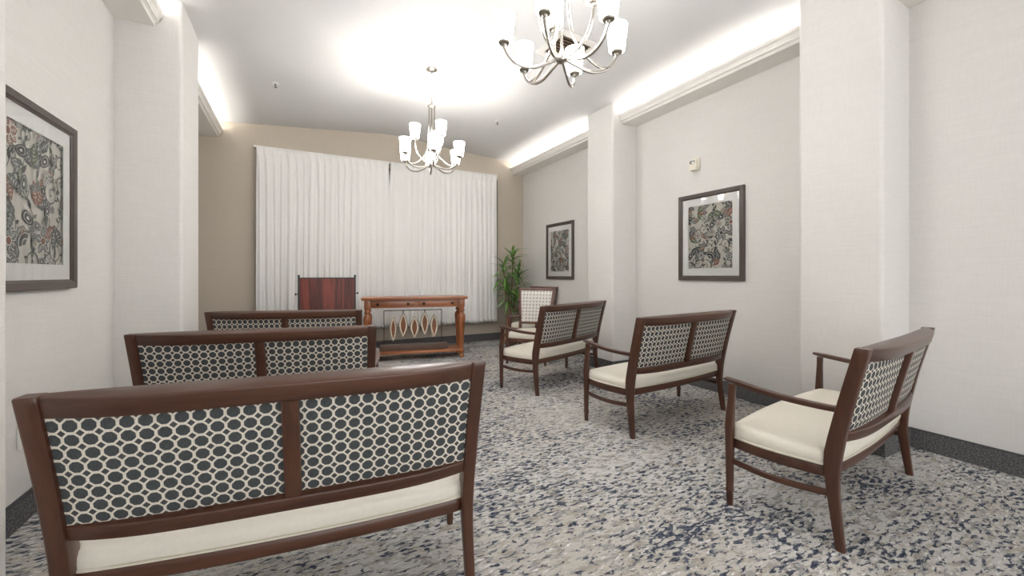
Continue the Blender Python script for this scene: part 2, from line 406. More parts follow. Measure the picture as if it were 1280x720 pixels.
# ================================================================== benches
BOW = .050; PBOW = .016
TOP = .905
POST_Y = [(0, -.238), (.12, -.222), (.28, -.206), (.40, -.207), (.52, -.228), (.66, -.258), (TOP, -.318)]
POST_X = [(0, .598), (.30, .590), (.42, .590), (.60, .594), (TOP, .602)]
def smooth_loop(pts, it=3):
    for _ in range(it):
        q = []
        for a, b in zip(pts, pts[1:]+pts[:1]):
            q.append((a[0]*.75+b[0]*.25, a[1]*.75+b[1]*.25)); q.append((a[0]*.25+b[0]*.75, a[1]*.25+b[1]*.75))
        pts = q
    return pts
def inset(pts, d):
    n = len(pts); out = []
    for i in range(n):
        a, b = Vector(pts[i-1]), Vector(pts[(i+1) % n]); t_ = (b-a).normalized()
        out.append((pts[i][0]-t_.y*d, pts[i][1]+t_.x*d))
    return out
def seat_parts(root, outline, zr=(.302, .352), ztop=.425, crown=.022, wood_m=None):
    """outline counter-clockwise; rail ring, domed cushion and piping"""
    g = G(); i0 = inset(outline, .004); i1 = inset(outline, .034); n = len(outline); loops = []
    for L, z in ((i0, zr[0]+.004), (inset(outline, 0), zr[0]+.012), (outline, zr[1]-.008), (i0, zr[1]), (i1, zr[1]), (i1, zr[0]), (inset(outline, .008), zr[0])):
        loops.append(len(g.v)); g.v += [Vector((x, y, z)) for x, y in L]
    m = len(loops)
    for a in range(m):
        b = (a+1) % m
        for k in range(n): g.face((loops[a]+k, loops[a]+(k+1) % n, loops[b]+(k+1) % n, loops[b]+k))
    obj('seat_rail', g, wood_m or M['walnut_h'], root, smooth=40)
    g = G(); loops = []; cx = sum(p[0] for p in outline)/n; cy = sum(p[1] for p in outline)/n
    rings = [(.010, zr[1]), (.004, zr[1]+.010), (.001, zr[1]+.028), (.002, zr[1]+.046), (.010, ztop-.012), (.024, ztop-.003), (.045, ztop+.004)]
    for d, z in rings:
        loops.append(len(g.v)); g.v += [Vector((x, y, z)) for x, y in inset(outline, d)]
    last = inset(outline, .045)
    for sc, z in ((.82, .55), (.6, .8), (.35, .95), (.1, 1)):
        loops.append(len(g.v)); g.v += [Vector((cx+(x-cx)*sc, cy+(y-cy)*sc, ztop+.004+crown*z)) for x, y in last]
    for a, b in zip(loops, loops[1:]):
        for k in range(n): g.face((a+k, a+(k+1) % n, b+(k+1) % n, b+k))
    g.face([loops[-1]+k for k in range(n)]); g.face([loops[0]+k for k in range(n)][::-1])
    c = obj('seat_cushion', g, M['vinyl'], root, smooth=60)
    obj('piping', G().tube([(x, y, zr[1]+.007) for x, y in inset(outline, .003)], .0055, 6, True), M['piping'], c, smooth=60)
def side_parts(root, fx, fy, px_f, py_f, arm_front_z=.672, arm_rear_z=.632, m=None, arm_m=None, bowout=.022):
    """front legs, armrests, stretchers for both sides"""
    m = m or M['walnut']; arm_m = arm_m or M['walnut_y']; Z = Vector((0, 0, 1)); X = Vector((1, 0, 0)); Y = Vector((0, 1, 0))
    for s in (-1, 1):
        zs = [0, .03, .072, .075, .085, .088, .2, .30, .36, .42, .5, .58, .64]
        ws = [.027, .029, .031, .036, .036, .031, .034, .037, .038, .040, .036, .032, .033]
        leg = obj('leg', G().sweep([(s*(fx-.012*max(0, (z-.42)/.25)), fy-.010*max(0, (z-.42)/.25), z) for z in zs], lambda i: rr(ws[i], ws[i]*1.05, .009), X, Y), m, root, smooth=45)
        # armrest
        zf = arm_front_z; yr = py_f(arm_rear_z)+.012; xr_ = px_f(arm_rear_z)-.004; xf = fx-.012
        pts = []; W = []; H = []
        for k in range(15):
            t_ = k/14; y = yr+(fy+.028-yr)*t_
            pts.append(Vector((s*(xr_+(xf-xr_)*t_+bowout*sin(pi*t_)), y, arm_rear_z+(zf-arm_rear_z)*(t_**1.3)-.011-.006*sin(pi*t_))))
            W.append(.036+.016*t_); H.append(.026-(.012*max(0, (t_-.88)/.12)))
        def asec(i):
            w_, h_ = W[i], H[i]
            return [(-w_/2*.62, -h_/2), (w_/2*.62, -h_/2), (w_/2*.92, -h_*.1), (w_/2, h_*.18), (w_/2*.93, h_*.42), (w_/2*.6, h_/2), (-w_/2*.6, h_/2), (-w_/2*.93, h_*.42), (-w_/2, h_*.18), (-w_/2*.92, -h_*.1)]
        obj('armrest', G().sweep(pts, asec, X, Z), arm_m, root, smooth=45)
        # side stretcher, bowed outwards
        pts = []
        zst = .238
        for k in range(11):
            t_ = k/10; y = py_f(zst)+(fy-py_f(zst))*t_
            pts.append(Vector((s*(px_f(zst)+(fx-px_f(zst))*t_+.020*sin(pi*t_)), y, zst-.012*sin(pi*t_))))
        obj('stretcher', G().sweep(pts, rr(.018, .030, .006), X, Z), arm_m, root, smooth=45)
def make_bench():
    root = thing('settee_bench', '', 'bench'); X = Vector((1, 0, 0))
    py = lambda z: spline(POST_Y, z); px = lambda z: spline(POST_X, z)
    def tang(z):
        e = .01; return Vector((0, py(z+e)-py(z-e), 2*e)).normalized()
    # rear posts
    for s in (-1, 1):
        zs = [0, .04, .1, .17, .24, .30, .36, .42, .48, .54, .6, .66, .74, .82, .88, TOP-.004, TOP]
        dep = [(0, .034), (.25, .046), (.40, .064), (.52, .062), (.66, .058), (TOP, .056)]; wid = [(0, .034), (.3, .042), (.45, .046), (TOP, .050)]
        def sec(i):
            z = zs[i]; k = .92 if i == len(zs)-1 else 1
            return rr(spline(wid, z)*k, spline(dep, z)*k, .007)
        obj('rear_post', G().sweep([(s*px(z), py(z), z) for z in zs], sec, X, Vector((0, 1, 0))), M['walnut'], root, smooth=45)
    def rail(name, z, hgt, inner):
        """front face nearly straight, back face bowed out behind the posts"""
        tg = tang(z); N = 33; hx = px(z)-inner; pts = []; D = []
        for k in range(N):
            q = -1+2*k/(N-1); yb_ = -.020-BOW*(1-q**4); yf_ = .014-PBOW*(1-q*q)
            pts.append(Vector((q*hx, py(z)+(yb_+yf_)/2, z))); D.append(yf_-yb_)
        nf = Vector((0, tg.z, -tg.y))
        obj(name, G().sweep(pts, lambda i: rr(D[i], hgt, .006), nf, tg), M['walnut_h'], root, smooth=45)
    rail('top_rail', .875, .060, .020)
    rail('lower_back_rail', .497, .046, .018)
    # centre stile
    zs = [.51+(.85-.51)*k/8 for k in range(9)]
    obj('stile', G().sweep([(0, py(z)-.040, z) for z in zs], rr(.048, .052, .006), X, Vector((0, 1, 0))), M['walnut'], root, smooth=45)
    # two upholstered panels
    z0, z1 = .518, .850; nz, nx = 10, 18
    for s in (-1, 1):
        g = G(); rows = {}
        for face in (0, 1):
            for j in range(nz+1):
                z = z0+(z1-z0)*j/nz; xa, xb = .020, px(z)-.020
                tg = tang(z); nf = Vector((0, tg.z, -tg.y))
                for i in range(nx+1):
                    x = s*(xa+(xb-xa)*i/nx); q = x/px(z); e = min(1, min(i, nx-i)/2.0, min(j, nz-j)/1.5)
                    th = .008+.007*e**.5
                    p = Vector((x, py(z)-.002-.030*(1-q**4), z))+nf*(th if face else -th)
                    rows[(face, j, i)] = (len(g.v), (x+1, (z-z0)*1.03)); g.v.append(p)
        for face in (0, 1):
            for j in range(nz):
                for i in range(nx):
                    q = [rows[(face, j, i)], rows[(face, j, i+1)], rows[(face, j+1, i+1)], rows[(face, j+1, i)]]
                    g.face([a[0] for a in q], [a[1] for a in q], face)
        rim = [(0, i) for i in range(nx)]+[(j, nx) for j in range(nz)]+[(nz, nx-i) for i in range(nx)]+[(nz-j, 0) for j in range(nz)]
        for (j, i), (j2, i2) in zip(rim, rim[1:]+rim[:1]):
            q = [rows[(0, j, i)], rows[(0, j2, i2)], rows[(1, j2, i2)], rows[(1, j, i)]]; g.face([a[0] for a in q], [a[1] for a in q], 0)
        obj('back_panel', g, [M['fabric'], M['fabric_l']], root, smooth=50)
    fx, fy = .622, .235
    side_parts(root, fx, fy, px, py)
    out = []
    for k in range(9): t_ = k/8; out.append((-.575+1.15*t_, -.205-.030*(1-(2*t_-1)**2)))
    out += [(.607, -.175)]
    for k in range(1, 6): t_ = k/6; out.append((.604+.018*t_+.020*sin(pi*t_), -.17+.38*t_))
    out += [(.612, .235)]
    for k in range(9): t_ = k/8; out.append((.575-1.15*t_, .252+.030*(1-(2*t_-1)**2)))
    out += [(-.612, .235)]
    for k in range(1, 6): t_ = 1-k/6; out.append((-(.604+.018*t_+.020*sin(pi*t_)), -.17+.38*t_))
    out += [(-.607, -.175)]
    seat_parts(root, smooth_loop(out, 2))
    return root
benches = [
 ((.022, 1.775), -6.5, 'dark wood two-panel settee bench behind the second patterned bench, nearest left column row', 'left'),
 ((-.125, 3.07), -10, '', 'left'), ((.015, 4.37), -18, '', 'left'),
 ((2.688, 1.263), 8, '', 'right'), ((2.79, 2.60), 5.3, '', 'right'), ((2.62, 4.00), 21, '', 'right')]
labels = ['dark wood settee at the tail of the row facing the lectern, by the wall outlet',
 'dark wood settee in the middle of the row leading to the lectern',
 'dark wood settee at the head of its row, standing right in front of the lectern',
 'dark wood settee beside the near pilaster, last of the row along the framed pictures',
 'dark wood settee below the framed print and cream wall alarm, middle of its row',
 'dark wood settee standing beside the two armchairs, first of its row']
b0 = make_bench()
for k, ((xy, a, _, sd), lb) in enumerate(zip(benches, labels)):
    grp = 'settees facing the lectern, lectern side row' if sd == 'left' else 'settees along the right wall'
    if k == 0: b0.location = (xy[0], xy[1], 0); b0.rotation_euler = (0, 0, R(a)); b0['label'] = lb; b0['group'] = grp; continue
    dup(b0, (xy[0], xy[1], 0), R(a), lb, grp)

# ================================================================== armchairs
def make_armchair():
    root = thing('armchair', '', 'armchair'); X = Vector((1, 0, 0)); top = 1.015
    PY = [(0, -.25), (.28, -.205), (.42, -.205), (.6, -.235), (top, -.335)]; PX = [(0, .235), (.42, .222), (.55, .218), (top, .262)]
    py = lambda z: spline(PY, z); px = lambda z: spline(PX, z); cw = M['chair_wood']; bow = .025
    for s in (-1, 1):
        zs = [0, .1, .2, .3, .4, .5, .6, .7, .8, .9, 1.0, top]
        obj('rear_post', G().sweep([(s*px(z), py(z), z) for z in zs], lambda i: rr(.036, spline([(0, .034), (.4, .05), (top, .034)], zs[i]), .007), X, Vector((0, 1, 0))), cw, root, smooth=45)
    for name, z, hh in (('top_rail', .992, .04), ('lower_back_rail', .512, .034)):
        tg = Vector((0, py(z+.01)-py(z-.01), .02)).normalized(); nb = X.cross(tg)
        obj(name, G().sweep([((-1+k/6)*(px(z)-.012), py(z)-bow*(1-(-1+k/6)**2), z) for k in range(13)], rr(.026, hh, .006), nb, tg), cw, root, smooth=45)
    z0, z1 = .525, .98; nz, nx = 10, 12; g = G(); rows = {}
    for face in (0, 1):
        for j in range(nz+1):
            z = z0+(z1-z0)*j/nz; tg = Vector((0, py(z+.01)-py(z-.01), .02)).normalized(); nf = Vector((0, tg.z, -tg.y))
            for i in range(nx+1):
                q = -1+2*i/nx; x = q*(px(z)-.014); e = min(1, min(i, nx-i)/2, min(j, nz-j)/2); th = .010+.012*e**.5
                rows[(face, j, i)] = (len(g.v), (x+1, (z-z0)*1.02)); g.v.append(Vector((x, py(z)-bow*(1-q*q), z))+nf*(th if face else -th))
    for face in (0, 1):
        for j in range(nz):
            for i in range(nx):
                q = [rows[(face, j, i)], rows[(face, j, i+1)], rows[(face, j+1, i+1)], rows[(face, j+1, i)]]; g.face([a[0] for a in q], [a[1] for a in q], 1 if face else 0)
    rim = [(0, i) for i in range(nx)]+[(j, nx) for j in range(nz)]+[(nz, nx-i) for i in range(nx)]+[(nz-j, 0) for j in range(nz)]
    for (j, i), (j2, i2) in zip(rim, rim[1:]+rim[:1]):
        q = [rows[(0, j, i)], rows[(0, j2, i2)], rows[(1, j2, i2)], rows[(1, j, i)]]; g.face([a[0] for a in q], [a[1] for a in q], 1)
    obj('back_panel', g, [M['fabric'], M['fabric_l']], root, smooth=50)
    side_parts(root, .268, .245, px, py, m=cw, arm_m=cw)
    out = [(-.20, -.225), (0, -.24), (.20, -.225), (.235, -.18), (.262, -.05), (.280, .08), (.272, .22), (.23, .262), (0, .285), (-.23, .262), (-.272, .22), (-.280, .08), (-.262, -.05), (-.235, -.18)]
    seat_parts(root, smooth_loop(out, 3), ztop=.432, wood_m=cw)
    return root
c0 = make_armchair()
# local +y is the way the chair faces
c0.location = (2.92, 5.03, 0); c0.rotation_euler = (0, 0, R(224-90))
c0['label'] = 'brown wood armchair with light dotted back, turned towards the room beside the settee'; c0['group'] = 'armchairs by the plant'
dup(c0, (3.43, 5.86, 0), R(203-90), 'brown wood armchair in the corner beside the potted plant, behind the other armchair', 'armchairs by the plant')

# ================================================================== chandeliers
def make_chandelier():
    root = thing('chandelier', '', 'chandelier'); HZ = 2.44     # heights are absolute, root stays on the floor plane z of 0
    ring = 3.09
    # canopy, chain
    top = RIDGE_Z-.003
    obj('canopy', G().lathe([(.001, top), (.066, top), (.066, top-.008), (.060, top-.020), (.030, top-.032), (.010, top-.036), (.008, top-.055), (.001, top-.055)], 28), M['nickel'], root)
    g = G(); z = top-.060; k = 0
    while z > ring+.05:
        ax = Vector((1, 0, 0)) if k % 2 else Vector((0, 1, 0))
        g.tube([Vector((0, 0, z-.016))+ax*.008*cos(a)+Vector((0, 0, .019*sin(a))) for a in [2*pi*q/12 for q in range(12)]], .0022, 6, True); z -= .030; k += 1
    obj('chain', g, M['nickel'], root)
    obj('top_ring', G().lathe([(.001, ring+.045), (.008, ring+.045), (.010, ring+.02), (.042, ring+.014), (.046, ring+.004), (.042, ring-.008), (.012, ring-.014), (.001, ring-.014)], 24), M['nickel'], root)
    obj('hub', G().lathe([(.001, HZ-.022), (.012, HZ-.02), (.030, HZ-.012), (.034, HZ), (.034, HZ+.016), (.026, HZ+.026), (.012, HZ+.05), (.009, HZ+.09), (.009, ring-.014)], 24), M['nickel'], root)
    def P(a, r, z): return Vector((r*cos(a), r*sin(a), z))
    def flat(pts, a, w_, h_):
        n = Vector((-sin(a), cos(a), 0)); m = len(pts)
        def B(i):
            tg = (pts[min(i+1, m-1)]-pts[max(i-1, 0)]).normalized(); return tg.cross(n)
        return G().sweep(pts, rr(w_, h_, .0025), n, B)
    def cup_shade(a, r, z, par):
        c = P(a, r, z)
        cp = obj('cup', G().lathe([(.001, -.014), (.010, -.014), (.014, -.004), (.030, .000), (.034, .006), (.034, .012), (.001, .012)], 20), M['nickel_d'], par, loc=c)
        g = G().lathe([(.040, .010), (.044, .012), (.061, .160), (.058, .162), (.040, .016)], 24)
        g.f.pop(); g.uv.pop(); g.mi.pop()
        obj('shade', g, M['shade'], par, loc=c, smooth=60)
    for k in range(6):
        a = R(60*k); pts = curve3([P(a, .026, HZ), P(a, .075, HZ-.022), P(a, .16, HZ-.055), P(a, .235, HZ-.050), P(a, .295, HZ-.012), P(a, .330, HZ+.050)], 18)
        arm = obj('lower_arm', flat(pts, a, .014, .017), M['nickel'], root); cup_shade(a, .330, HZ+.064, arm)
    for k in range(3):
        a = R(120*k); pts = curve3([P(a, .032, ring), P(a, .034, ring-.2), P(a, .044, HZ+.26), P(a, .072, HZ+.13), P(a, .14, HZ+.035), P(a, .22, HZ-.025), P(a, .275, HZ-.030)], 24)
        obj('stem', flat(pts, a, .014, .014), M['nickel'], root)
        a = R(120*k-30); pts = curve3([P(a, .026, HZ+.01), P(a, .085, HZ+.04), P(a, .145, HZ+.11), P(a, .172, HZ+.19), P(a, .182, HZ+.262)], 16)
        arm = obj('upper_arm', flat(pts, a, .014, .016), M['nickel'], root); cup_shade(a, .182, HZ+.276, arm)
    return root
h0 = make_chandelier(); h0.location = (RIDGE_X, 1.95, 0); h0.rotation_euler = (0, 0, R(-19))
h0['label'] = 'brushed nickel chandelier with lit frosted shades hanging between the pictures, beside the ceiling vent'; h0['group'] = 'chandeliers along the ceiling ridge'
dup(h0, (RIDGE_X, 4.50, 0), R(77), 'brushed nickel chandelier with lit frosted shades hanging in front of the curtains', 'chandeliers along the ceiling ridge')

# ================================================================== curtains
def curtain(x0, x1, seed, label, tuck=None):
    rnd = random.Random(seed); W = x1-x0; zt, zb = 3.03, .36; nz = 44; nxx = int(W/.0095)
    nf = int(W/.092); ph = [rnd.uniform(-.9, .9) for _ in range(nf+3)]; am = [rnd.uniform(.7, 1.6) for _ in range(nf+3)]
    dr = [rnd.uniform(-.035, .035) for _ in range(nf+3)]
    lerp = lambda arr, q: arr[int(q)]*(1-(q-int(q)))+arr[int(q)+1]*(q-int(q))
    def off(x, z):
        d = (zt-z)/(zt-zb); q = (x-x0)/W*nf
        q2 = max(0, min(nf, q+lerp(dr, max(0, min(nf, q)))*d*9+.10*sin(q*.9+seed)*d))
        w_ = q2+lerp(ph, q2)*.30*min(1, d*4)
        big = lerp(am, q2)*(.034*abs(sin(pi*w_))**.55+.006*sin(4*pi*w_+1.3*d+seed)-.016)
        big += .010*sin(pi*q2*.5+seed)*d
        pl = .012*abs(sin(2*pi*q))**.7
        t_ = min(1, max(0, (d-.015)/.07)); y = pl*(1-t_)+big*t_*(.75+.35*d)
        return y
    def edge(x, d):
        k_ = min(1, d/.16); k_ = k_*k_*(3-2*k_)
        if tuck == 'r': return .013*k_*max(0, 1-(x1-x)/.25)
        if tuck == 'l': return -.013*k_*max(0, 1-(x-x0)/.25)
        return 0
    g = G(); idx = {}
    for j in range(nz+1):
        z = zt-(zt-zb)*j/nz if j > 4 else zt-(.24*(j/5.)*.5)
        if j > 4: z = zt-.12-(zt-.12-zb)*(j-5)/(nz-5)
        for i in range(nxx+1):
            x = x0+W*i/nxx; d = (zt-z)/(zt-zb)
            y = YB-.115-off(x, z); zz = z-(.006*sin(x*11+seed)*d)
            idx[(j, i)] = len(g.v); g.v.append(Vector((x+.004*sin(x*40)*d+edge(x, d), y, zz)))
    for j in range(nz):
        for i in range(nxx): g.face((idx[(j, i)], idx[(j+1, i)], idx[(j+1, i+1)], idx[(j, i+1)]))
    me = g.mesh('curtain', M['curtain'], smooth=180, recalc=False)
    o = link('curtain', me); tag(o, label, 'curtain', 'white pleated curtains')
    sm = o.modifiers.new('cloth', 'SOLIDIFY'); sm.thickness = .004; sm.offset = 0
    # header pinch pleats
    for k in range(nf+1):
        x = x0+W*min(max(k/nf, .006), .994)
        link('pleat', PLEAT, o, loc=(x, YB-.135, zt-.055))
    return o
PLEAT = G().sweep([(0, 0, .055), (0, -.004, .03), (0, -.012, 0), (0, -.006, -.03), (0, .008, -.06)], rr(.010, .018, .004), Vector((1, 0, 0)), Vector((0, 1, 0))).mesh('pleat', M['curtain'], smooth=60)
curtain(-.505, 1.317, 3, 'white pleated curtain panel behind the lectern', 'r')
curtain(1.345, 3.245, 8, 'white pleated curtain panel behind the console table and chandelier', 'l')
rod = thing('curtain_rod', 'white flat curtain rod above the window', 'curtain rod', (1.37, YB, 3.03))
obj('rail', G().box((0, -.085, .004), (3.80, .022, .030)), M['rod'], rod, bevel=.003)
for x in (-1.90, 1.88): obj('return_end', G().box((x, -.048, .004), (.022, .095, .034)), M['rod'], rod, bevel=.003)
wand = thing('curtain_wand', 'thin grey pull wand hanging at the curtain edge by the plant', 'curtain wand', (3.275, YB-.07, .60))
obj('stick', G().tube([(0, 0, 2.38), (0, 0, .08)], .008, 8), M['lining'], wand)
obj('hook', G().tube(curve3([(0, 0, .09), (.0, 0, .03), (.03, 0, .02), (.07, -.01, .07), (.085, -.01, .13)], 10), .012, 8), M['rod'], wand)

# ================================================================== lectern
lc = thing('lectern', 'mahogany lectern with black metal edges in front of the curtain', 'lectern', (.333, 5.5, 0))
obj('front_panel', G().box((0, 0, .625), (.61, .022, 1.09)), M['mahog'], lc, bevel=.002)
obj('top_edge', G().box((0, 0, 1.176), (.61, .026, .012)), M['black'], lc)
for s in (-1, 1):
    p = obj('side_post', G().box((s*.313, .004, .62), (.020, .034, 1.16)), M['black'], lc, bevel=.002)
    obj('end_cap', G().box((s*.313, .004, 1.206), (.024, .038, .014)), M['black'], p, bevel=.002)
    kb = obj('clamp_knob', G().lathe([(.006, 0), (.006, .016), (.014, .018), (.014, .030), (.001, .032)], 14), M['black'], lc, loc=(s*.323, .004, .985), rot=(0, s*pi/2, 0))
    obj('side_panel', G().box((s*.300, .20, .58), (.018, .36, .98)), M['mahog'], lc, bevel=.002)
    obj('foot', G().box((s*.300, .16, .03), (.05, .50, .06)), M['black'], lc, bevel=.006)
obj('desk_top', G().box((0, .19, 1.10), (.60, .38, .020), Matrix.Rotation(R(-12), 3, 'X')), M['mahog'], lc, bevel=.002)
obj('shelf', G().box((0, .20, .72), (.58, .34, .018)), M['mahog'], lc)

# ================================================================== console table
ca = R(-11); cm = (1.516+.16*.19, 5.89+.16*.98)
ct = thing('console_table', 'orange-brown wooden console table with two drawers and turned legs', 'console table', (cm[0], cm[1], 0), ca)
tw, td = 1.46, .44
top_prof = [(-.02, .858), (0, .858), (.006, .864), (.002, .870), (.010, .876), (.010, .892), (.004, .898), (-.02, .898)]
g = G()
rect = [(-tw/2, -td/2), (tw/2, -td/2), (tw/2, td/2), (-tw/2, td/2)]
dirs = [(-1, -1), (1, -1), (1, 1), (-1, 1)]
for a, z in top_prof:
    for (x, y), (dx, dy) in zip(rect, dirs): g.v.append(Vector((x+dx*a, y+dy*a, z)))
for i in range(len(top_prof)-1):
    for k in range(4): g.face((i*4+k, i*4+(k+1) % 4, i*4+4+(k+1) % 4, i*4+4+k))
g.face((0, 1, 2, 3)); g.face([(len(top_prof)-1)*4+k for k in range(4)])
obj('tabletop', g, M['cons'], ct, smooth=20)
LX, LY = .66, .16
fr = obj('apron', G().box((0, LY-.008, .80), (2*LX-.07, .018, .105)).box((LX, 0, .80), (.018, 2*LY, .105)).box((-LX, 0, .80), (.018, 2*LY, .105)).box((0, -LY+.02, .80), (2*LX-.07, .018, .105)), M['cons'], ct, smooth=0)
obj('bead', G().box((0, -LY-.012, .752), (2*LX-.07, .014, .010)).box((0, -LY-.012, .850), (2*LX-.07, .014, .010)).box((0, -LY-.006, .80), (.018, .014, .09)), M['cons'], fr)
for s in (-1, 1):
    dw = obj('drawer', G().box((s*.315, -LY+.002, .801), (.58, .022, .078)), M['cons'], ct, bevel=.003)
    for q in (-1, 1):
        obj('knob', G().lathe([(.007, 0), (.007, .010), (.017, .015), (.019, .023), (.012, .031), (.001, .033)], 14), M['knob'], dw, loc=(s*.315+q*.205, -LY-.009, .801), rot=(pi/2, 0, 0))
leg_prof = [(.030, 0), (.036, .004), (.038, .018), (.030, .034), (.022, .042), (.020, .055), (.030, .070), (.036, .085), (.036, .098), (.028, .112), (.022, .122), (.026, .15), (.034, .30), (.045, .46), (.055, .575), (.056, .60), (.048, .635), (.030, .655), (.026, .668), (.040, .680), (.044, .692), (.040, .704), (.034, .712), (.036, .735), (.036, .745)]
for sx in (-1, 1):
    for sy in (-1, 1):
        lg = obj('leg', G().lathe(leg_prof, 24), M['cons_leg'], ct, loc=(sx*LX, sy*LY, 0), smooth=50)
        obj('corner_block', G().box((0, 0, .80), (.078, .078, .118)), M['cons_leg'], lg, bevel=.003)
obj('lower_shelf', G().box((0, 0, .108), (2*LX+.02, 2*LY+.10, .030)), M['cons'], ct, bevel=.006)

# ================================================================== agate sculpture on the lower shelf
sc = thing('leaf_sculpture', 'five brown and cream agate leaves in a thin metal frame on the console shelf', 'sculpture', (cm[0], cm[1], .123), ca)
bx0, bx1 = .66-1.15, .66-.20    # along the table
obj('base', G().box(((bx0+bx1)/2, -.03, .042), (bx1-bx0, .12, .084)), M['darkbase'], sc, bevel=.003)
fx0, fx1, fz = .66-1.10, .66-.275, .572
for x in (fx0, fx1): obj('upright', G().tube([(x, 0, .06), (x, 0, fz)], .0055, 8), M['bronze'], sc)
obj('crossbar', G().tube([(fx0-.004, 0, fz), (fx1+.004, 0, fz)], .0055, 8), M['knob'], sc)
fw = fx1-fx0
for q, (t_, zc, hh, wd, up) in enumerate(((.155, .300, .350, .095, 0), (.325, .352, .350, .125, 1), (.52, .315, .330, .125, 0), (.700, .370, .350, .120, 1), (.865, .330, .350, .115, 0))):
    x = fx0+fw*t_; rn = random.Random(q+5); N = 40
    jit = [rn.uniform(-.13, .13) for _ in range(N+1)]
    def outline(k):
        pts = []
        for side in (1, -1):
            for i in range(N+1):
                u = i/N if side > 0 else 1-i/N
                if side < 0 and i in (0, N): continue
                wv = sin(pi*u**1.12)**.85
                j_ = jit[int(u*N)]*(.7 if 0 < u < 1 else 0)
                pts.append((side*wd*.5*k*max(0, wv+j_*k), (u-.5)*hh*(1-(1-k)*.55)))
        return pts
    lf = obj('leaf', G().ext(outline(1.0), -.008, .008, 1), M['agate_edge'], sc, loc=(x, 0, zc), smooth=0)
    obj('rim', G().ext(outline(.90), -.0095, .0095, 1), M['agate_rim'], lf, smooth=0)
    co = obj('core', G().ext(outline(.56), -.011, .011, 1), M['agate_core'], lf, smooth=0)
    if up: obj('hanger', G().tube([(0, 0, hh*.45), (0, 0, fz-zc)], .007, 6), M['knob'], lf)
    else: obj('pin', G().tube([(0, 0, -hh*.45), (0, 0, .06-zc)], .004, 6), M['bronze'], lf)

